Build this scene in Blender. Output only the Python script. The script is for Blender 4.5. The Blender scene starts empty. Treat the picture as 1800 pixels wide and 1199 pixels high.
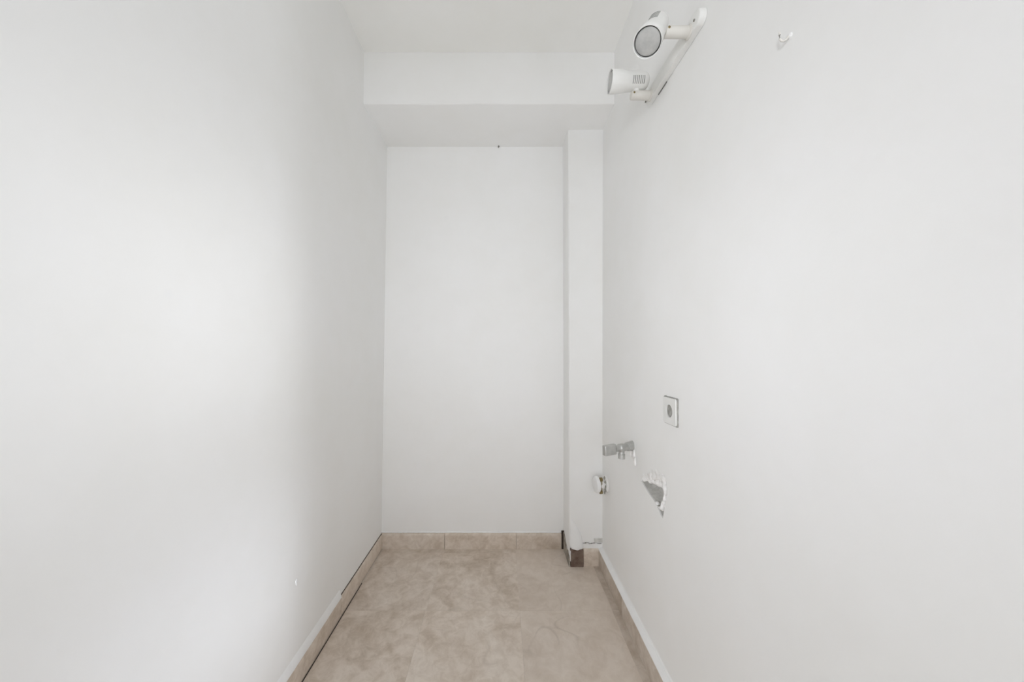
import bpy, bmesh, math, random
from mathutils import Vector, Matrix, noise

random.seed(7)
S = bpy.context.scene
C = S.collection
PI = math.pi
R = math.radians

# ------------------------------------------------------------------ camera, light, exposure
EYE = 1.10
cam = bpy.data.cameras.new('camera')
cam.sensor_width = 36.0
cam.lens = 36.0 * 600.0 / 1800.0
cam.shift_x = 0.01
cam.clip_start = 0.01
co = bpy.data.objects.new('camera', cam)
C.objects.link(co)
co.location = (0, 0, EYE)
co.rotation_euler = (PI / 2 + math.atan(19 / 600.0), 0, 0)
S.camera = co

S.view_settings.view_transform = 'Standard'
S.view_settings.look = 'None'
S.view_settings.gamma = 1.0
S.view_settings.use_curve_mapping = False
S.view_settings.exposure = -0.06
S.cycles.diffuse_bounces = 10
S.cycles.max_bounces = 14

w = bpy.data.worlds.new('world')
S.world = w
w.use_nodes = True
w.node_tree.nodes['Background'].inputs['Color'].default_value = (0.93, 0.96, 1.0, 1)
w.node_tree.nodes['Background'].inputs['Strength'].default_value = 0.02


def area(name, loc, aim, sx, sy, power, col):
    l = bpy.data.lights.new(name, 'AREA')
    l.shape = 'RECTANGLE'
    l.size, l.size_y = sx, sy
    l.energy = power
    l.color = col
    o = bpy.data.objects.new(name, l)
    C.objects.link(o)
    o.location = loc
    d = Vector(aim) - Vector(loc)
    o.rotation_euler = d.to_track_quat('-Z', 'Y').to_euler()
    return o


# daylight reaching the niche through the doorway behind the photographer
area('doorway_daylight', (-0.06, -0.40, 1.25), (-0.06, 1.0, 1.25), 0.4, 1.0, 1.9, (0.98, 1.0, 1.04)).data.spread = R(80)
# the next room: its wide window straight behind, one off to the right, plus unseen fill lights added
area('room_window', (0.0, -2.2, 1.3), (0.0, 1.0, 1.2), 1.2, 1.0, 16.0, (0.975, 1.0, 1.055))
area('ceiling_fill', (-0.06, -1.2, 0.5), (-0.06, 0.6, 2.5), 0.8, 0.6, 4.4, (0.99, 1.0, 1.02)).data.spread = R(130)  # unseen fill added low behind, aimed up to lift the ceiling
area('rear_left_fill', (-1.4, -2.2, 1.2), (0.5, 0.9, 1.1), 0.4, 1.2, 37.0, (0.98, 1.0, 1.04))  # unseen fill added from the rear left, power fitted to wall brightness
area('right_window', (1.59, -2.22, 1.1), (-0.5, 0.9, 0.9), 0.15, 1.0, 25.0, (0.93, 0.97, 1.05))
area('left_wall_fill', (1.3, -1.9, 1.3), (-0.67, 0.80, 1.2), 0.15, 0.5, 0.36, (0.98, 1.0, 1.04)).data.spread = R(16)  # narrow lamp added to brighten the middle of the left wall
area('right_wall_fill', (-1.3, -1.9, 1.3), (0.53, 0.70, 1.2), 0.2, 0.5, 0.22, (0.98, 1.0, 1.04)).data.spread = R(18)  # narrow lamp added to brighten the middle of the right wall
area('left_wall_streak_fill', (1.3, -1.9, 0.7), (-0.67, 0.95, 0.4), 0.12, 0.3, 0.34, (0.90, 0.96, 1.08)).data.spread = R(14)  # aimed lamp added for the pale streak low on the left wall


# ------------------------------------------------------------------ helpers
def prop(o, label=None, cat=None, kind=None, group=None):
    if label: o['label'] = label
    if cat: o['category'] = cat
    if kind: o['kind'] = kind
    if group: o['group'] = group
    return o


def link(name, me, parent=None, loc=(0, 0, 0), rot=(0, 0, 0)):
    o = bpy.data.objects.new(name, me)
    C.objects.link(o)
    o.location = loc
    o.rotation_euler = rot
    if parent: o.parent = parent
    return o


def obj(name, bm, m, parent=None, smooth=None, loc=(0, 0, 0), rot=(0, 0, 0), recalc=True):
    if recalc: bmesh.ops.recalc_face_normals(bm, faces=bm.faces[:])
    me = bpy.data.meshes.new(name)
    bm.to_mesh(me)
    bm.free()
    for mm in (m if isinstance(m, (list, tuple)) else [m]): me.materials.append(mm)
    if smooth is not None:
        for p in me.polygons: p.use_smooth = True
        me.set_sharp_from_angle(angle=R(smooth))
    return link(name, me, parent, loc, rot)


def empty(name, loc, rot=(0, 0, 0)):
    o = bpy.data.objects.new(name, None)
    C.objects.link(o)
    o.empty_display_size = 0.05
    o.location = loc
    o.rotation_euler = rot
    return o


def box(bm, x0, x1, y0, y1, z0, z1, bev=0.0, seg=1):
    r = bmesh.ops.create_cube(bm, size=1.0)
    vs = r['verts']
    bmesh.ops.scale(bm, vec=(x1 - x0, y1 - y0, z1 - z0), verts=vs)
    bmesh.ops.translate(bm, vec=((x0 + x1) / 2, (y0 + y1) / 2, (z0 + z1) / 2), verts=vs)
    if bev > 0:
        es = list({e for v in vs for e in v.link_edges})
        bmesh.ops.bevel(bm, geom=es, offset=bev, segments=seg, profile=0.5, affect='EDGES')
    return vs


def lathe(bm, prof, n=32, mat=None, cap0=True, cap1=True):
    """prof: list of (s along +X, radius); spun round the X axis."""
    rings = []
    for s, r in prof:
        rings.append([bm.verts.new((s, r * math.cos(2 * PI * k / n), r * math.sin(2 * PI * k / n))) for k in range(n)])
    for a, b in zip(rings, rings[1:]):
        for k in range(n):
            bm.faces.new((a[k], a[(k + 1) % n], b[(k + 1) % n], b[k]))
    if cap0: bm.faces.new(rings[0][::-1])
    if cap1: bm.faces.new(rings[-1])
    vs = [v for r in rings for v in r]
    if mat is not None: bmesh.ops.transform(bm, matrix=mat, verts=vs)
    return vs


def axis(p, d):
    """Matrix taking +X to direction d at point p."""
    d = Vector(d).normalized()
    return Matrix.Translation(Vector(p)) @ d.to_track_quat('X', 'Z').to_matrix().to_4x4()


def prism(bm, pts, e, mapf):
    """pts: 2-D outline, mapf(u, v, depth) -> 3-D; extruded from depth 0 to e."""
    a = [bm.verts.new(mapf(u, v, 0)) for u, v in pts]
    b = [bm.verts.new(mapf(u, v, e)) for u, v in pts]
    n = len(pts)
    bm.faces.new(a)
    bm.faces.new(b[::-1])
    for k in range(n):
        bm.faces.new((a[k], a[(k + 1) % n], b[(k + 1) % n], b[k]))
    return a + b


def roundrect(hw, hh, r, n=6):
    out = []
    for cx, cy, a0 in ((hw - r, hh - r, 0), (-hw + r, hh - r, 90), (-hw + r, -hh + r, 180), (hw - r, -hh + r, 270)):
        for k in range(n + 1):
            a = R(a0 + 90 * k / n)
            out.append((cx + r * math.cos(a), cy + r * math.sin(a)))
    return out


def blob(bm, c, r, amp=0.25, freq=60.0, sub=3, seed=0.0):
    """An uneven lump of plaster."""
    res = bmesh.ops.create_icosphere(bm, subdivisions=sub, radius=1.0)
    for v in res['verts']:
        d = v.co.normalized()
        p = Vector((d.x * r[0], d.y * r[1], d.z * r[2]))
        k = 1 + amp * noise.noise(p * freq + Vector((seed, seed * 1.7, 3.1)))
        v.co = Vector(c) + p * k
    return res['verts']


# ------------------------------------------------------------------ materials
def new_mat(name, col, rough=0.5, metal=0.0, spec=0.5):
    m = bpy.data.materials.new(name)
    m.use_nodes = True
    b = m.node_tree.nodes['Principled BSDF']
    b.inputs['Base Color'].default_value = (*col, 1)
    b.inputs['Roughness'].default_value = rough
    b.inputs['Metallic'].default_value = metal
    b.inputs['Specular IOR Level'].default_value = spec
    return m, m.node_tree, b


def nd(t, typ, **kw):
    n = t.nodes.new(typ)
    for k, v in kw.items():
        if k in n.inputs: n.inputs[k].default_value = v
        else: setattr(n, k, v)
    return n


def ramp(t, fac, stops):
    r = t.nodes.new('ShaderNodeValToRGB')
    while len(r.color_ramp.elements) < len(stops): r.color_ramp.elements.new(0.5)
    for e, (p, c) in zip(r.color_ramp.elements, stops):
        e.position = p
        e.color = (*c, 1)
    t.links.new(fac, r.inputs['Fac'])
    return r.outputs['Color']


def mix(t, fac, a, b, mode='MIX'):
    n = t.nodes.new('ShaderNodeMix')
    n.data_type = 'RGBA'
    n.blend_type = mode
    if isinstance(fac, (int, float)): n.inputs[0].default_value = fac
    else: t.links.new(fac, n.inputs[0])
    for s, v in ((6, a), (7, b)):
        if isinstance(v, tuple): n.inputs[s].default_value = (*v, 1)
        else: t.links.new(v, n.inputs[s])
    return n.outputs[2]


def tex_noise(t, scale, detail=4.0, rough=0.55, dist=0.0, coord='Object', vec=None):
    n = nd(t, 'ShaderNodeTexNoise', Scale=scale, Detail=detail, Roughness=rough, Distortion=dist)
    if vec is None:
        c = t.nodes.new('ShaderNodeTexCoord')
        vec = c.outputs[coord]
    t.links.new(vec, n.inputs['Vector'])
    return n.outputs['Fac']


def bump(t, b, h, strength, dist, prev=None):
    n = nd(t, 'ShaderNodeBump', Strength=strength, Distance=dist)
    t.links.new(h, n.inputs['Height'])
    if prev is not None: t.links.new(prev, n.inputs['Normal'])
    t.links.new(n.outputs['Normal'], b.inputs['Normal'])
    return n.outputs['Normal']


def paint(name, base, marks=()):
    """Old white emulsion on hand-trowelled plaster; marks: (place, radius, colour) small filled spots."""
    m, t, b = new_mat(name, base, 0.62, 0.0, 0.25)
    v = tex_noise(t, 1.7, 5, 0.6)
    dark = tuple(c * k for c, k in zip(base, (0.965, 0.962, 0.948)))
    col = ramp(t, v, [(0.32, dark), (0.62, base)])
    v2 = tex_noise(t, 9.0, 4, 0.6)
    col = mix(t, 0.25, col, ramp(t, v2, [(0.35, dark), (0.65, base)]))
    if marks:
        g = t.nodes.new('ShaderNodeNewGeometry')
        for p, r, c in marks:
            d = nd(t, 'ShaderNodeVectorMath', operation='DISTANCE')
            t.links.new(g.outputs['Position'], d.inputs[0])
            d.inputs[1].default_value = p
            mr = nd(t, 'ShaderNodeMapRange')
            mr.interpolation_type = 'SMOOTHSTEP'
            mr.inputs['From Min'].default_value = r
            mr.inputs['From Max'].default_value = r * 0.3
            t.links.new(d.outputs['Value'], mr.inputs['Value'])
            col = mix(t, mr.outputs['Result'], col, c)
    t.links.new(col, b.inputs['Base Color'])
    n1 = bump(t, b, tex_noise(t, 3.2, 2, 0.5), 0.35, 0.010)
    n2 = bump(t, b, tex_noise(t, 26, 4, 0.6), 0.16, 0.002, n1)
    bump(t, b, tex_noise(t, 140, 3, 0.6), 0.12, 0.0006, n2)
    return m


WHITE = (0.885, 0.885, 0.88)
m_paint = paint('white_emulsion', WHITE)
m_paint_left = paint('white_emulsion_left', WHITE, [((-0.671, 0.684, 1.216), 0.014, (0.862, 0.862, 0.858))])
m_paint_back = paint('white_emulsion_back', WHITE, [((-0.319, 1.95, 1.874), 0.020, (0.862, 0.862, 0.855))])
m_ceil = paint('ceiling_white', (0.93, 0.93, 0.915))


def stone(name, lo, mid, hi, vein=0.18, rough=0.42):
    """Mottled beige ceramic; each piece shifts the pattern by its own random number."""
    m, t, b = new_mat(name, mid, rough, 0.0, 0.4)
    c = t.nodes.new('ShaderNodeTexCoord')
    oi = t.nodes.new('ShaderNodeObjectInfo')
    mul = nd(t, 'ShaderNodeMath', operation='MULTIPLY')
    mul.inputs[1].default_value = 37.0
    t.links.new(oi.outputs['Random'], mul.inputs[0])
    add = nd(t, 'ShaderNodeVectorMath', operation='ADD')
    t.links.new(c.outputs['Object'], add.inputs[0])
    t.links.new(mul.outputs[0], add.inputs[1])
    vec = add.outputs['Vector']
    col = ramp(t, tex_noise(t, 4.6, 7, 0.66, 0.9, vec=vec), [(0.34, lo), (0.50, mid), (0.66, hi)])
    fine = ramp(t, tex_noise(t, 24, 6, 0.7, 0.6, vec=vec), [(0.38, lo), (0.60, hi)])
    col = mix(t, 0.40, col, fine)
    # thin drawn veins: the zero line of a bent noise
    vn = tex_noise(t, 4.0, 1, 0.4, 0.5, vec=vec)
    s = nd(t, 'ShaderNodeMath', operation='SUBTRACT')
    s.inputs[1].default_value = 0.5
    t.links.new(vn, s.inputs[0])
    a = nd(t, 'ShaderNodeMath', operation='ABSOLUTE')
    t.links.new(s.outputs[0], a.inputs[0])
    mr = nd(t, 'ShaderNodeMapRange')
    mr.inputs['From Min'].default_value = 0.012
    mr.inputs['From Max'].default_value = 0.0
    mr.inputs['To Max'].default_value = vein
    t.links.new(a.outputs[0], mr.inputs['Value'])
    gate = nd(t, 'ShaderNodeMapRange')
    gate.inputs['From Min'].default_value = 0.48
    gate.inputs['From Max'].default_value = 0.62
    t.links.new(tex_noise(t, 6.0, 2, 0.5, vec=vec), gate.inputs['Value'])
    mm = nd(t, 'ShaderNodeMath', operation='MULTIPLY')
    t.links.new(mr.outputs[0], mm.inputs[0])
    t.links.new(gate.outputs[0], mm.inputs[1])
    col = mix(t, mm.outputs[0], col, tuple(x * 0.72 for x in LO))
    # a small overall step from piece to piece
    hv = nd(t, 'ShaderNodeHueSaturation')
    vr = nd(t, 'ShaderNodeMapRange')
    vr.inputs['To Min'].default_value = 0.96
    vr.inputs['To Max'].default_value = 1.04
    t.links.new(oi.outputs['Random'], vr.inputs['Value'])
    t.links.new(vr.outputs[0], hv.inputs['Value'])
    t.links.new(col, hv.inputs['Color'])
    t.links.new(hv.outputs['Color'], b.inputs['Base Color'])
    bump(t, b, tex_noise(t, 30, 4, 0.6, vec=vec), 0.10, 0.0012)
    return m


LO, MID, HI = (0.475, 0.388, 0.302), (0.665, 0.575, 0.488), (0.755, 0.68, 0.60)
m_tile = stone('beige_floor_tile', LO, MID, HI)
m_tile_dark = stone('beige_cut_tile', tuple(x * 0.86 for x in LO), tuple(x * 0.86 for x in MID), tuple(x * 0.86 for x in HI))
m_tile_smooth = stone('smooth_beige_tile', (0.58, 0.492, 0.408), (0.675, 0.588, 0.503), (0.73, 0.65, 0.57), 0.30)
m_skirt = stone('beige_skirting', LO, MID, HI, 0.15)


def grain(name, a, b_, scale, rough=0.8, bmp=0.4, dist=0.004, metal=0.0):
    m, t, b = new_mat(name, a, rough, metal, 0.3)
    v = tex_noise(t, scale, 6, 0.65)
    t.links.new(ramp(t, v, [(0.35, a), (0.65, b_)]), b.inputs['Base Color'])
    bump(t, b, v, bmp, dist)
    return m


m_grout = grain('grout', (0.60, 0.525, 0.45), (0.70, 0.63, 0.56), 60, 0.9)
m_dark_joint = grain('open_joint', (0.045, 0.034, 0.026), (0.09, 0.07, 0.055), 50, 0.9)
m_mortar = grain('grey_mortar', (0.56, 0.55, 0.52), (0.72, 0.71, 0.68), 45, 0.95, 0.8, 0.006)
m_plaster = grain('raw_white_plaster', (0.78, 0.77, 0.75), (0.88, 0.87, 0.86), 40, 0.9, 0.7, 0.004)
m_plaster_paint = grain('painted_plaster', (0.85, 0.85, 0.845), (0.88, 0.88, 0.875), 30, 0.7, 0.3, 0.003)
m_terracotta = grain('bare_tile_body', (0.105, 0.066, 0.050), (0.26, 0.20, 0.16), 16, 0.85, 0.4, 0.002)
m_dirty = grain('dirty_adhesive', (0.10, 0.087, 0.070), (0.28, 0.255, 0.22), 22, 0.9, 0.6, 0.003)
m_adhesive = grain('grey_adhesive', (0.20, 0.175, 0.145), (0.50, 0.46, 0.40), 34, 0.9, 0.7, 0.003)
m_speck = grain('grey_speck', (0.28, 0.275, 0.24), (0.42, 0.41, 0.37), 60, 0.9)
m_plastic = grain('white_plastic', (0.80, 0.80, 0.78), (0.83, 0.83, 0.81), 8, 0.38, 0.03, 0.0005)
m_cream = grain('cream_plastic', (0.66, 0.64, 0.595), (0.72, 0.70, 0.66), 10, 0.42, 0.03, 0.0005)
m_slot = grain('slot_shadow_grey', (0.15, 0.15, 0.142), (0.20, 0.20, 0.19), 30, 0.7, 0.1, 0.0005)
m_lens = grain('frosted_lamp_glass', (0.42, 0.42, 0.41), (0.50, 0.50, 0.485), 50, 0.28, 0.25, 0.0006)
m_reflector = grain('lamp_side_gap_shade', (0.05, 0.05, 0.048), (0.09, 0.09, 0.085), 30, 0.4, 0.05, 0.0005)  # shade of the gap round the lamp put into the colour
m_chrome = grain('dull_chrome', (0.50, 0.50, 0.485), (0.60, 0.60, 0.58), 40, 0.48, 0.08, 0.0005, 0.85)
m_steel = grain('dark_steel', (0.20, 0.195, 0.175), (0.30, 0.29, 0.26), 60, 0.5, 0.1, 0.0005, 0.6)
m_brass = grain('tarnished_brass', (0.20, 0.155, 0.07), (0.36, 0.29, 0.15), 70, 0.45, 0.3, 0.001, 0.6)
m_socket = grain('socket_white', (0.76, 0.76, 0.74), (0.80, 0.80, 0.78), 12, 0.35, 0.02, 0.0004)
m_grime_shade = grain('socket_edge_grime_shade', (0.26, 0.26, 0.24), (0.42, 0.415, 0.39), 80, 0.8, 0.4, 0.0015)  # grime, with the shadow below the plate put into the same grey
m_well = grain('socket_well_grey', (0.52, 0.505, 0.475), (0.62, 0.60, 0.57), 40, 0.5, 0.1, 0.0005)

# ------------------------------------------------------------------ the shell
Y0, YB = -0.42, 1.95            # rear wall, back wall
ZC = 2.549                       # ceiling
XL = lambda z: -0.676 + 0.004 * z    # left wall leans a hair
XR = lambda z: 0.519 + 0.0105 * z    # right wall leans out


def structure(name, bm, m, **kw):
    o = obj(name, bm, m, **kw)
    o['kind'] = 'structure'
    return o


# floor: bed of grout with every tile its own piece
bm = bmesh.new()
box(bm, -0.75, 0.62, Y0 - 0.1, YB + 0.1, -0.05, -0.0007)
floor = structure('floor', bm, m_grout)
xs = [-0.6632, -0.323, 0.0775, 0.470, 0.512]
ys = [YB + 0.01, 1.903, 1.488, 1.073, 0.658, 0.243, -0.172, Y0 - 0.08]
for i, (xa, xb) in enumerate(zip(xs, xs[1:])):
    for ya, yb in zip(ys[1:], ys):
        g = 0.0007
        dz = random.uniform(-0.0004, 0.0004)
        bm = bmesh.new()
        hx, hy = (xb - xa) / 2 - g, (yb - ya) / 2 - g
        box(bm, -hx, hx, -hy, hy, -0.010, 0.0, 0.0004)
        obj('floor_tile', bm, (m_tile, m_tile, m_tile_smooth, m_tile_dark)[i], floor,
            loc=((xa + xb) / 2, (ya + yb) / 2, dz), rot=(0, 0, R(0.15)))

bm = bmesh.new()
box(bm, -0.6672, -0.6634, -0.4, 1.66, -0.0009, -0.0003)
prop(obj('open_joint', bm, m_dark_joint, floor), 'open dark joint between floor and left skirting')

# ceiling
bm = bmesh.new()
box(bm, -0.78, 0.68, Y0 - 0.1, YB + 0.1, ZC, ZC + 0.06)
structure('ceiling', bm, m_ceil)

# left wall
bm = bmesh.new()
pts = [(-0.06, XL(-0.06)), (ZC + 0.05, XL(ZC + 0.05)), (ZC + 0.05, -0.78), (-0.06, -0.78)]
prism(bm, pts, YB + 0.1 - Y0 + 0.1, lambda z, x, d: (x, Y0 - 0.1 + d, z))
wall_left = structure('wall_left', bm, m_paint_left)

# back wall
bm = bmesh.new()
box(bm, -0.76, 0.66, YB, YB + 0.08, -0.06, ZC + 0.05)
wall_back = structure('wall_back', bm, m_paint_back)

# rear wall with the doorway the picture was taken from
bm = bmesh.new()
dx0, dx1, dz = -0.52, 0.40, 2.08
outl = [(-0.76, -0.05), (dx0, -0.05), (dx0, dz), (dx1, dz), (dx1, -0.05), (0.66, -0.05), (0.66, ZC + 0.05), (-0.76, ZC + 0.05)]
prism(bm, outl, 0.06, lambda x, z, d: (x, Y0 - d, z))
structure('wall_rear', bm, m_paint)

# right wall with the chiselled hole
HOLE = [(1.303, 0.614), (1.292, 0.632), (1.262, 0.652), (1.225, 0.672), (1.185, 0.690), (1.150, 0.699), (1.117, 0.702),
        (1.104, 0.683), (1.099, 0.650), (1.108, 0.622), (1.118, 0.600), (1.124, 0.576), (1.131, 0.556), (1.150, 0.563),
        (1.172, 0.576), (1.193, 0.587), (1.215, 0.590), (1.238, 0.593), (1.270, 0.603)]
bm = bmesh.new()
outer = [(Y0 - 0.1, -0.06), (YB + 0.1, -0.06), (YB + 0.1, ZC + 0.05), (Y0 - 0.1, ZC + 0.05)]
edges = []
for loop in (outer, HOLE):
    vs = [bm.verts.new((XR(z), y, z)) for y, z in loop]
    edges += [bm.edges.new((vs[k], vs[(k + 1) % len(vs)])) for k in range(len(vs))]
bmesh.ops.triangle_fill(bm, use_beauty=True, edges=edges)
ext = bmesh.ops.extrude_face_region(bm, geom=bm.faces[:])
bmesh.ops.translate(bm, vec=(0.005, 0, 0), verts=[g for g in ext['geom'] if isinstance(g, bmesh.types.BMVert)])
wall_right = structure('wall_right', bm, m_paint)
# masonry inside the hole
bm = bmesh.new()
cy = sum(p[0] for p in HOLE) / len(HOLE)
cz = sum(p[1] for p in HOLE) / len(HOLE)
rings = []
for dep, sc in ((0.003, 1.03), (0.016, 1.0), (0.030, 0.93), (0.042, 0.80), (0.047, 0.45)):
    ring = []
    for y, z in HOLE:
        p = Vector((0, cy + (y - cy) * sc, cz + (z - cz) * sc))
        j = noise.noise(Vector((p.y * 60, p.z * 60, dep * 80))) * (0.005 if dep > 0.01 else 0.0)
        ring.append(bm.verts.new((XR(p.z) + dep + j, p.y + j * 0.6, p.z + j * 0.5)))
    rings.append(ring)
for a, b in zip(rings, rings[1:]):
    for k in range(len(a)):
        bm.faces.new((a[k], a[(k + 1) % len(a)], b[(k + 1) % len(b)], b[k]))
bm.faces.new(rings[-1])
o = obj('wall_cavity', bm, m_mortar, wall_right, smooth=40)
prop(o, 'rough grey hollow where plaster was chiselled away')
# broken plaster clinging to the top, the near edge and the bottom of the hole
crumbs = [(1.285, 0.634, 0.020, 0.012, 0.004), (1.258, 0.646, 0.022, 0.013, 0.006), (1.228, 0.660, 0.024, 0.017, 0.006), (1.196, 0.674, 0.025, 0.020, 0.007),
          (1.162, 0.684, 0.024, 0.020, 0.006), (1.132, 0.686, 0.020, 0.020, 0.005), (1.246, 0.634, 0.014, 0.006, 0.010), (1.214, 0.646, 0.016, 0.010, 0.010),
          (1.182, 0.657, 0.017, 0.013, 0.011), (1.150, 0.662, 0.013, 0.016, 0.011), (1.122, 0.655, 0.013, 0.020, 0.006), (1.124, 0.626, 0.010, 0.018, 0.006),
          (1.130, 0.602, 0.007, 0.014, 0.007), (1.150, 0.580, 0.012, 0.0045, 0.003), (1.172, 0.588, 0.012, 0.004, 0.004), (1.137, 0.590, 0.0045, 0.014, 0.003)]
for k, (y, z, ry, rz, inn) in enumerate(crumbs):
    bm = bmesh.new()
    blob(bm, (0, 0, 0), (0.008, ry, rz), 0.65, 75, 3, k * 2.3)
    obj('plaster_crust', bm, m_plaster, wall_right, smooth=40, loc=(XR(z) + inn, y, z))

# beam across the far end, column in the far right corner
YF, ZB = 1.608, 2.293


def wavy(bm, amp, freq, seed):
    for v in bm.verts:
        n = noise.noise_vector(v.co * freq + Vector((seed, 0, 0)))
        v.co += n * amp


bm = bmesh.new()
r = bmesh.ops.create_grid(bm, x_segments=40, y_segments=1, size=1.0)
bm.free()
bm = bmesh.new()
prof = [(YB + 0.02, ZB), (YF + 0.010, ZB), (YF + 0.003, ZB + 0.003), (YF, ZB + 0.010), (YF, ZC + 0.02)]
NX = 48
grid = []
for i in range(NX + 1):
    x = -0.70 + i * (0.58 + 0.70) / NX
    row = []
    for k, (y, z) in enumerate(prof):
        a = 0.0018 if 0 < k < 4 else 0.0
        row.append(bm.verts.new((x, y + a * noise.noise(Vector((x * 9, k * 0.3, 1.0))), z + a * noise.noise(Vector((x * 11, k * 0.3, 7.0))))))
    grid.append(row)
for a, b in zip(grid, grid[1:]):
    for k in range(len(prof) - 1):
        bm.faces.new((a[k], a[k + 1], b[k + 1], b[k]))
beam = structure('ceiling_beam', bm, m_paint, smooth=40)
beam['label'] = 'white plastered beam across the far end under the ceiling'

YC = 1.798
bm = bmesh.new()
NZ = 60
cols = []
for i in range(NZ + 1):
    z = -0.02 + i * (ZB + 0.03) / NZ
    xl = 0.3485 + 0.003 * z
    e = 0.0022 * noise.noise(Vector((3.0, 0.5, z * 7)))
    q = 0.008
    row = [(xl, YB + 0.02), (xl, YC + q), (xl + q * 0.3 + e, YC + q * 0.3 + e), (xl + q, YC), (0.45, YC), (XR(z) + 0.05, YC)]
    cols.append([bm.verts.new((x, y, z)) for x, y in row])
for a, b in zip(cols, cols[1:]):
    for k in range(5):
        bm.faces.new((a[k], a[k + 1], b[k + 1], b[k]))
column = structure('corner_column', bm, m_paint, smooth=40)
column['label'] = 'white plastered corner column beside the right wall'

# ------------------------------------------------------------------ skirtings, tile by tile
SH = 0.084


def skirt_profile(t, h):
    return [(0, 0), (t, 0), (t, h * 0.80), (t * 0.92, h * 0.90), (t * 0.70, h * 0.97), (t * 0.42, h), (0, h)]


def skirt_tile(parent, a, b, t, h, frame, m=None, name='skirting_tile', lab=None):
    """frame(u along, depth off the wall, z) -> point."""
    bm = bmesh.new()
    L = b - a - 0.0016
    prism(bm, skirt_profile(t, h), L, lambda d, z, e: frame(e - L / 2, d, z))
    o = obj(name, bm, m or m_skirt, parent, loc=frame((a + b) / 2, 0, 0, True) if False else (0, 0, 0))
    return o


# back skirting
bm = bmesh.new()
box(bm, -0.69, 0.35, YB - 0.002, YB + 0.01, 0.0, SH + 0.001)
base_back = structure('baseboard_back', bm, m_grout)
for k, (a, b) in enumerate([(-0.672, -0.318), (-0.318, 0.082), (0.082, 0.334)]):
    bm = bmesh.new()
    mid = (a + b) / 2
    L = b - a - 0.0022
    prism(bm, skirt_profile(0.011, SH + (0.0, 0.0016, 0.0006)[k]), L, lambda d, z, e: (e - L / 2, -d, z))
    obj('skirting_tile', bm, m_skirt, base_back, smooth=40, loc=(mid, YB - 0.002, 0.0))
# lumps of white paint and filler along its top
bm = bmesh.new()
for i in range(34):
    x = -0.66 + i * 0.0296
    blob(bm, (x, YB - 0.001, SH + 0.0035 + 0.001 * noise.noise(Vector((x * 13, 0, 0)))), (0.026, 0.004, 0.004), 0.3, 40, 2, i)
o = obj('paint_edge', bm, m_plaster_paint, base_back, smooth=60)
prop(o, 'uneven white paint line along the skirting top', kind='stuff')
# open dark joint at its right end
bm = bmesh.new()
box(bm, 0.334, 0.350, YB - 0.011, YB - 0.001, 0.0, SH + 0.014, 0.001)
o = obj('open_joint', bm, m_dark_joint, base_back)
prop(o, 'dark open joint at the end of the skirting')

# left skirting: almost flush with the plaster
bm = bmesh.new()
box(bm, -0.70, -0.6735, Y0, YB, 0.0, SH - 0.002)
base_left = structure('baseboard_left', bm, m_dark_joint)
for k, (a, b) in enumerate([(1.452, YB - 0.013), (1.045, 1.452), (0.638, 1.045), (0.231, 0.638), (-0.176, 0.231)]):
    bm = bmesh.new()
    mid = (a + b) / 2
    L = b - a - 0.0016
    h = 0.079
    prism(bm, [(0, 0.0045), (0.007, 0.0045), (0.007, h * 0.9), (0.0055, h * 0.98), (0.004, h), (0, h)], L, lambda d, z, e: (d, e - L / 2, z))
    obj('skirting_tile', bm, m_skirt, base_left, smooth=40, loc=(-0.6735, mid, 0.0))
bm = bmesh.new()                       # white paint that runs over the top of the nearer tiles
n = 60
rows = []
for i in range(n + 1):
    y = -0.35 + i * (1.452 + 0.35) / n
    q = 0.0012 * noise.noise(Vector((y * 14, 0, 4)))
    rows.append([bm.verts.new(p) for p in ((-0.6775, y, 0.112), (-0.6725, y, 0.104), (-0.6668 + q, y, 0.086 + q), (-0.6658 + q, y, 0.0795 + q), (-0.672, y, 0.0785))])
for a, b in zip(rows, rows[1:]):
    for k in range(4): bm.faces.new((a[k], a[k + 1], b[k + 1], b[k]))
o = obj('painted_top', bm, m_plaster_paint, base_left, smooth=60)
prop(o, 'white painted fillet along the skirting top')

# right skirting: stands proud, its ledge painted white
bm = bmesh.new()
n = 70
rows = []
for i in range(n + 1):
    y = Y0 + i * (YC - Y0) / n
    q = 0.0010 * noise.noise(Vector((y * 12, 2, 4)))
    rows.append([bm.verts.new(p) for p in ((0.534, y, 0.0), (0.507, y, 0.0), (0.5065, y, SH - 0.004), (0.4985 + q, y, SH - 0.003), (0.4990 + q, y, SH + 0.0005 + q), (0.5175, y, SH + 0.006 + q), (0.5225, y, SH + 0.022), (0.534, y, SH + 0.024))])
for a, b in zip(rows, rows[1:]):
    for k in range(7): bm.faces.new((a[k], a[k + 1], b[k + 1], b[k]))
base_right = structure('baseboard_right', bm, m_plaster_paint, smooth=45)
for k, (a, b) in enumerate([(1.452, YC - 0.012), (1.045, 1.452), (0.638, 1.045), (0.231, 0.638), (-0.176, 0.231)]):
    bm = bmesh.new()
    mid = (a + b) / 2
    L = b - a - 0.0016
    h = SH - 0.004
    prism(bm, [(0, 0), (0.0085, 0), (0.0085, h * 0.93), (0.006, h), (0, h)], L, lambda d, z, e: (-d, e - L / 2, z))
    obj('skirting_tile', bm, m_tile_dark, base_right, smooth=40, loc=(0.507, mid, 0.0))

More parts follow.
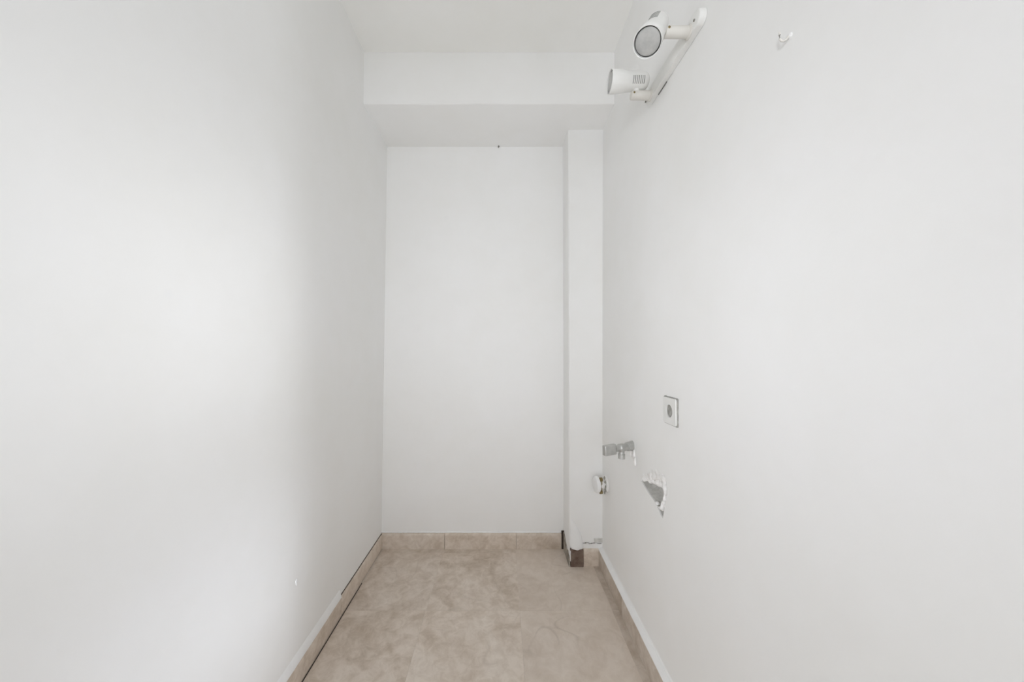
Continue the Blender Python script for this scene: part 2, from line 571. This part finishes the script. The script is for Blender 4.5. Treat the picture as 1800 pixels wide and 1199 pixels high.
# skirting round the foot of the column
bm = bmesh.new()
rows = []
NA = 18
for z, hw, dep, cx in [(0.076, 0.022, 0.012, 0.386), (0.080, 0.030, 0.0185, 0.386), (0.088, 0.0345, 0.0215, 0.3855), (0.102, 0.0355, 0.0205, 0.385), (0.120, 0.0345, 0.0175, 0.3845), (0.140, 0.032, 0.014, 0.383),
                       (0.160, 0.028, 0.0105, 0.3805), (0.182, 0.022, 0.0075, 0.3765), (0.205, 0.015, 0.005, 0.371), (0.228, 0.008, 0.003, 0.365), (0.246, 0.002, 0.0008, 0.360)]:
    row = []
    for k in range(NA + 1):
        a = PI * k / NA
        n = 1 + 0.10 * noise.noise(Vector((math.cos(a) * 2, z * 30, 2.0)))
        row.append(bm.verts.new((cx - hw * n * math.cos(a), YC + 0.002 - dep * n * math.sin(a) ** 0.7, z + 0.006 * math.cos(a) * (z < 0.095))))
    rows.append(row)
for a, b in zip(rows, rows[1:]):
    for k in range(NA): bm.faces.new((a[k], a[k + 1], b[k + 1], b[k]))
bm.faces.new(rows[0][::-1])
base_col = structure('baseboard_column', bm, m_plaster_paint, smooth=60)
prop(base_col, 'lump of white plaster over the skirting of the column')
bm = bmesh.new()
box(bm, -0.0335, 0.0335, -0.008, 0.008, 0.0, 0.088, 0.0015, 2)
o = obj('bare_tile', bm, m_terracotta, base_col, loc=(0.3855, YC - 0.010, 0.0))
prop(o, 'dark brown bare back of a skirting tile')
bm = bmesh.new()
prism(bm, [(YB - 0.012, 0.0), (YC - 0.016, 0.0), (YC - 0.016, 0.040), (YC + 0.005, 0.046), (YC + 0.022, 0.062), (YC + 0.045, 0.055), (YC + 0.070, 0.062), (YC + 0.100, 0.080), (YB - 0.012, 0.096)],
      0.006, lambda y, z, d: (0.3500 - d, y, z))
o = obj('broken_tile_edge', bm, m_adhesive, base_col)
prop(o, 'dirty grey broken adhesive on the side of the column')
bm = bmesh.new()
box(bm, -0.0015, 0.0015, -0.004, 0.004, 0.03, 0.082, 0.001)
o = obj('mortar_line', bm, m_plaster, base_col, loc=(0.3515, YC - 0.0175, 0.0))
bm = bmesh.new()
L = 0.092
prism(bm, skirt_profile(0.011, 0.084), L, lambda d, z, e: (e - L / 2, -d, z))
obj('skirting_tile', bm, m_skirt, base_col, smooth=40, loc=(0.4665, YC, 0.0))
bm = bmesh.new()
for k in range(6):
    blob(bm, (0.426 + k * 0.0155, YC - 0.001, 0.1115 + 0.003 * math.sin(k * 2.1)), (0.0125, 0.003, 0.0008), 0.6, 90, 2, k)
o = obj('crack', bm, m_dirty, base_col, smooth=60)
prop(o, 'ragged dark crack above the skirting', kind='stuff')
bm = bmesh.new()
box(bm, 0.478, 0.522, YC - 0.004, YC + 0.002, 0.113, 0.135, 0.002, 2)
wavy(bm, 0.002, 60, 3)
o = obj('plaster_flake', bm, m_mortar, base_col)
prop(o, 'greyer flake of loose plaster')

# little white blob on the left wall
bm = bmesh.new()
blob(bm, (0, 0, 0), (0.003, 0.006, 0.012), 0.3, 90, 3, 1)
obj('plaster_blob', bm, m_plaster_paint, wall_left, smooth=60, loc=(XL(0.343) + 0.001, 1.145, 0.343))

# ------------------------------------------------------------------ spotlight bar on the right wall
bar = empty('spotlight_bar', (0.540, 1.04, 2.001), (0.047, 0, 0))
prop(bar, 'white two-lamp spotlight bar mounted high on the right wall', 'spotlight')
BX, BY, BZ = 0.540, 1.04, 2.006


def rel(p):
    return (p[0] - BX, p[1] - BY, p[2] - BZ)


bm = bmesh.new()
prism(bm, [(u, v) for u, v in roundrect(0.172, 0.0215, 0.0205, 8)], 0.019, lambda u, v, d: (-0.001 - d, u, v))
fr = [f for f in bm.faces if f.calc_center_median().x < -0.0195 and len(f.verts) > 4]
bmesh.ops.bevel(bm, geom=[e for f in fr for e in f.edges], offset=0.004, segments=3, profile=0.5, affect='EDGES')
obj('mounting_bar', bm, m_plastic, bar, smooth=40)
bm = bmesh.new()                       # dark strip put in for the shade where the bar stands off the wall
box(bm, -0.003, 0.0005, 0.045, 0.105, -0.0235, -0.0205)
prop(obj('gap_shade', bm, m_slot, bar), 'dark strip for the shaded gap under the edge of the bar')
for y in (0.893 - BY, 1.204 - BY):
    bm = bmesh.new()
    lathe(bm, [(0.0, 0.0032), (0.0022, 0.0032), (0.003, 0.0022)], 14, axis((-0.0200, y, -0.007 if y > 0 else 0.0), (-1, 0, 0)))
    obj('screw', bm, m_steel, bar, smooth=40)


def arm(y, z):
    bm = bmesh.new()
    lathe(bm, [(0.0, 0.0185), (0.004, 0.0185), (0.006, 0.0150), (0.066, 0.0145), (0.069, 0.0130), (0.0695, 0.008)], 28,
          axis(rel((0.521, y, z)), (-1, 0, 0)))
    a = obj('arm', bm, m_cream, bar, smooth=40)
    bm = bmesh.new()
    lathe(bm, [(0, 0.0032), (0.0016, 0.0032), (0.0022, 0.002)], 12, axis(rel((0.4585, y - 0.0142, z + 0.001)), (0, -1, 0)))
    obj('screw', bm, m_brass, a, smooth=40)
    return a


def lamp_head(rear, d, slot_side, pivot):
    """Head whose rear end is at `rear`, shining along d."""
    M = axis(rel(rear), d)
    bm = bmesh.new()
    outer_p = [(0.000, 0.010), (0.002, 0.017), (0.007, 0.0240), (0.015, 0.0285), (0.026, 0.0303), (0.070, 0.0303), (0.078, 0.0312),
               (0.094, 0.0345), (0.106, 0.0358), (0.134, 0.0366), (0.1352, 0.0361), (0.1345, 0.0348), (0.112, 0.0344), (0.100, 0.032)]
    lathe(bm, outer_p, 48, M, True, True)
    h = obj('lamp_head', bm, m_plastic, bar, smooth=35)
    bm = bmesh.new()
    lathe(bm, [(0.101, 0.026), (0.120, 0.0322), (0.1285, 0.0328), (0.1300, 0.0318)], 48, M, True, False)
    prop(obj('reflector', bm, m_reflector, h, smooth=40), 'side of the reflector lamp, coloured dark for the shaded gap')
    bm = bmesh.new()
    lathe(bm, [(0.1290, 0.0320), (0.1308, 0.0295), (0.1325, 0.020), (0.1332, 0.010), (0.1333, 0.001)], 48, M, True, True)
    prop(obj('lens', bm, m_lens, h, smooth=60), 'grey frosted lamp face')
    # ventilation slots: short dark arcs round the housing
    X = (M.to_3x3() @ Vector((1, 0, 0)))
    for k in range(7):
        bm = bmesh.new()
        s = 0.024 + k * 0.0062
        loc = M.to_3x3().inverted() @ Vector(slot_side)
        ang = math.atan2(loc.z, loc.y)
        vs = []
        for j in range(9):
            a = ang + (j / 8 - 0.5) * 0.80
            for ds, rr in ((-0.0010, 0.0290), (-0.0010, 0.0306), (0.0010, 0.0306), (0.0010, 0.0290)):
                vs.append(bm.verts.new(M @ Vector((s + ds, rr * math.cos(a), rr * math.sin(a)))))
        for j in range(8):
            for q in range(4):
                bm.faces.new((vs[j * 4 + q], vs[j * 4 + (q + 1) % 4], vs[j * 4 + 4 + (q + 1) % 4], vs[j * 4 + 4 + q]))
        bm.faces.new(vs[:4])
        bm.faces.new(vs[-4:][::-1])
        obj('vent_slot', bm, m_slot, h)
    # knuckle down to the arm
    top = Vector(rear) + Vector(d).normalized() * 0.045
    dn = Vector(pivot) - top
    bm = bmesh.new()
    lathe(bm, [(0.0, 0.011), (dn.length, 0.011)], 20, axis(rel(top), dn))
    obj('knuckle', bm, m_plastic, h, smooth=40)
    return h


arm(0.920, 1.998)
arm(1.166, 1.9955)
lamp_head((0.512, 1.166, 2.043), (-1, 0, 0), (0, -1, -0.42), (0.470, 1.166, 2.000))
HD = Vector((-0.43, -0.44, -0.785)).normalized()
LENS = Vector((0.3875, 0.878, 1.936))
lamp_head(tuple(LENS - HD * 0.131), tuple(HD), (-0.5, -0.8, 0.6), (0.466, 0.920, 2.003))

# ------------------------------------------------------------------ wall socket
sk = empty('wall_socket', (XR(0.916), 1.068, 0.916))
prop(sk, 'square white wall socket with grimy and shadow-dark edges on the right wall', 'socket')
bm = bmesh.new()
prism(bm, roundrect(0.0425, 0.0435, 0.006), 0.004, lambda u, v, d: (-d, u, v))
prop(obj('back_frame', bm, m_grime_shade, sk), 'grey edge behind the plate, dirt and painted shade')
bm = bmesh.new()
ring = roundrect(0.0385, 0.0405, 0.006)
N = len(ring)
hole = [(0.0200 * math.cos(2 * PI * k / 40), 0.0200 * math.sin(2 * PI * k / 40)) for k in range(40)]
eds = []
for loop in (ring, hole):
    vs = [bm.verts.new((-0.0085, u, v)) for u, v in loop]
    eds += [bm.edges.new((vs[k], vs[(k + 1) % len(vs)])) for k in range(len(vs))]
bmesh.ops.triangle_fill(bm, use_beauty=True, edges=eds)
e = bmesh.ops.extrude_face_region(bm, geom=bm.faces[:])
bmesh.ops.translate(bm, vec=(0.0045, 0, 0), verts=[g for g in e['geom'] if isinstance(g, bmesh.types.BMVert)])
obj('cover_plate', bm, m_socket, sk, smooth=40)
bm = bmesh.new()
lathe(bm, [(-0.0060, 0.0199), (0.0060, 0.0190), (0.0062, 0.0189)], 40, None, False, True)
well = obj('socket_well', bm, m_well, sk, smooth=40)
prop(well, 'round grey recess of the socket')
for u in (-0.0095, 0.0095):
    bm = bmesh.new()
    lathe(bm, [(0.0052, 0.0026), (0.0061, 0.0026)], 14, Matrix.Translation((0, u, 0)))
    obj('pin_hole', bm, m_slot, well)
for v in (-1, 1):
    bm = bmesh.new()
    box(bm, -0.004, 0.005, -0.002, 0.002, v * 0.0165 - 0.0014, v * 0.0165 + 0.0014)
    obj('earth_clip', bm, m_chrome, well)

# ------------------------------------------------------------------ angle valve
vx = XR(0.72)
av = empty('angle_valve', (vx, 1.386, 0.722))
prop(av, 'grey chrome angle valve sticking out below the wall socket', 'valve')
VD = Vector((-0.122, -0.050, -0.004)).normalized()
bm = bmesh.new()
lathe(bm, [(-0.002, 0.020), (0.003, 0.020), (0.009, 0.0185), (0.030, 0.0165), (0.032, 0.012)], 28, axis((0, 0, 0.0), VD))
obj('escutcheon', bm, m_chrome, av, smooth=40)
bm = bmesh.new()
lathe(bm, [(0.028, 0.0145), (0.046, 0.0145), (0.050, 0.0165), (0.066, 0.0165), (0.070, 0.012), (0.078, 0.0105), (0.080, 0.0125), (0.088, 0.0125), (0.089, 0.008)], 24, axis((0, 0, 0), VD))
obj('valve_body', bm, m_chrome, av, smooth=35)
oc = VD * 0.057
bm = bmesh.new()
lathe(bm, [(0.008, 0.0115), (0.024, 0.0115), (0.025, 0.0135), (0.042, 0.0135), (0.0425, 0.009), (0.036, 0.008)], 24, axis(tuple(oc), (0, 0, -1)))
obj('outlet', bm, m_chrome, av, smooth=35)
bm = bmesh.new()
box(bm, 0.088, 0.143, -0.010, 0.010, -0.0200, 0.0200, 0.004, 3)
bmesh.ops.transform(bm, matrix=axis((0, 0, 0), VD), verts=bm.verts[:])
hd = obj('handle', bm, m_chrome, av, smooth=40)
bm = bmesh.new()
box(bm, 0.095, 0.138, -0.0112, -0.0098, -0.0015, 0.0022, 0.0005)
bmesh.ops.transform(bm, matrix=axis((0, 0, 0), VD), verts=bm.verts[:])
prop(obj('handle_groove', bm, m_steel, hd), 'dark groove along the handle')
# torn plaster ring beside the valve, part of the wall
for k, (y, z, ry, rz) in enumerate([(1.372, 0.690, 0.012, 0.020), (1.358, 0.668, 0.008, 0.016), (1.398, 0.690, 0.008, 0.014)]):
    bm = bmesh.new()
    blob(bm, (0, 0, 0), (0.007, ry, rz), 0.35, 60, 3, 20 + k)
    obj('plaster_crust', bm, m_plaster, wall_right, smooth=60, loc=(XR(z), y, z))

# ------------------------------------------------------------------ capped pipe stub near the corner
pz, py = 0.437, 1.735
px = XR(pz)
ps = empty('pipe_stub', (px, py, pz))
prop(ps, 'short capped pipe with brass fittings low by the corner column', 'pipe')
bm = bmesh.new()
lathe(bm, [(-0.002, 0.040), (0.006, 0.040), (0.012, 0.034)], 28, axis((0, 0, 0), (-1, -0.1, 0)))
wavy(bm, 0.004, 50, 2)
prop(obj('ragged_collar', bm, m_plaster, ps, smooth=30), 'ragged plaster collar at the wall')
bm = bmesh.new()
lathe(bm, [(0.010, 0.026), (0.026, 0.026), (0.027, 0.030), (0.034, 0.030), (0.035, 0.026), (0.040, 0.026)], 24, axis((0, 0, 0), (-1, -0.1, 0)))
prop(obj('threaded_body', bm, m_plaster, ps, smooth=30), 'pale pipe body')
for v, r_ in ((0.030, 0.010), (-0.032, 0.009)):
    bm = bmesh.new()
    lathe(bm, [(0.024, r_ * 0.7), (0.026, r_), (0.038, r_), (0.040, r_ * 0.7)], 8, axis((0, -0.018, v), (-1, -0.1, 0)))
    obj('brass_lug', bm, m_brass, ps)
for q in (-0.006, 0.006):
    bm = bmesh.new()
    lathe(bm, [(0.0, 0.0022), (0.052, 0.0022)], 8, axis((-0.034 + q * 0.7, -0.030, -0.026), (0, 0, 1)))
    obj('brass_rod', bm, m_brass, ps)
for k, (v, u) in enumerate([(0.036, 0.014), (0.018, 0.026), (-0.002, 0.030), (-0.020, 0.028), (-0.036, 0.018)]):
    bm = bmesh.new()
    blob(bm, (-0.012, -u, v), (0.004, 0.006, 0.008), 0.5, 120, 2, k)
    obj('dirt_speck', bm, m_speck, ps)
bm = bmesh.new()
lathe(bm, [(0.040, 0.034), (0.042, 0.039), (0.052, 0.040), (0.058, 0.037), (0.0605, 0.030), (0.0610, 0.020)], 32, axis((0, 0, 0), (-1, -0.1, 0)))
prop(obj('end_cap', bm, m_plaster_paint, ps, smooth=40), 'round white end cap')

# ------------------------------------------------------------------ small hook and nail
hk = empty('wall_hook', (XR(1.70), 0.620, 1.690))
prop(hk, 'tiny white painted cup hook high on the right wall', 'hook')
bm = bmesh.new()
lathe(bm, [(0, 0.0050), (0.002, 0.0050), (0.003, 0.003)], 16, axis((0, -0.003, -0.002), (-1, 0, 0)))
obj('hook_base', bm, m_plaster_paint, hk, smooth=40)


def tube(bm, pts, r, n=8):
    rings = []
    for i, p in enumerate(pts):
        a = Vector(pts[max(i - 1, 0)])
        b = Vector(pts[min(i + 1, len(pts) - 1)])
        M = axis(p, b - a)
        rings.append([bm.verts.new(M @ Vector((0, r * math.cos(2 * PI * k / n), r * math.sin(2 * PI * k / n)))) for k in range(n)])
    for a, b in zip(rings, rings[1:]):
        for k in range(n): bm.faces.new((a[k], a[(k + 1) % n], b[(k + 1) % n], b[k]))
    bm.faces.new(rings[0][::-1])
    bm.faces.new(rings[-1])


bm = bmesh.new()
pts = [(0.001, -0.003, -0.001), (-0.005, -0.003, -0.003)]
for k in range(11):
    a = R(60 + 22 * k)
    pts.append((-0.0125 + 0.0075 * math.cos(a), -0.002 + 0.001 * k * 0.4, -0.003 + 0.0075 * math.sin(a) - 0.004))
pts2 = [(0.001, -0.003, -0.001), (-0.004, -0.003, -0.004), (-0.006, -0.002, -0.008), (-0.010, 0.000, -0.0095), (-0.0135, 0.001, -0.008),
        (-0.0155, 0.002, -0.003), (-0.0158, 0.002, 0.004), (-0.0152, 0.002, 0.008)]
tube(bm, pts2, 0.0019)
obj('hook_wire', bm, m_cream, hk, smooth=60)

nl = empty('nail', (-0.020, YB, 2.288))
prop(nl, 'small dark nail where the beam meets the back wall', 'nail')
bm = bmesh.new()
lathe(bm, [(0.0, 0.002), (0.014, 0.002)], 10, axis((0, 0.002, 0), (0.15, -1, 0)))
obj('shank', bm, m_steel, nl, smooth=40)
bm = bmesh.new()
lathe(bm, [(0.0135, 0.0048), (0.0155, 0.0048), (0.016, 0.003)], 14, axis((0, 0.002, 0), (0.15, -1, 0)))
obj('nail_head', bm, m_steel, nl, smooth=40)
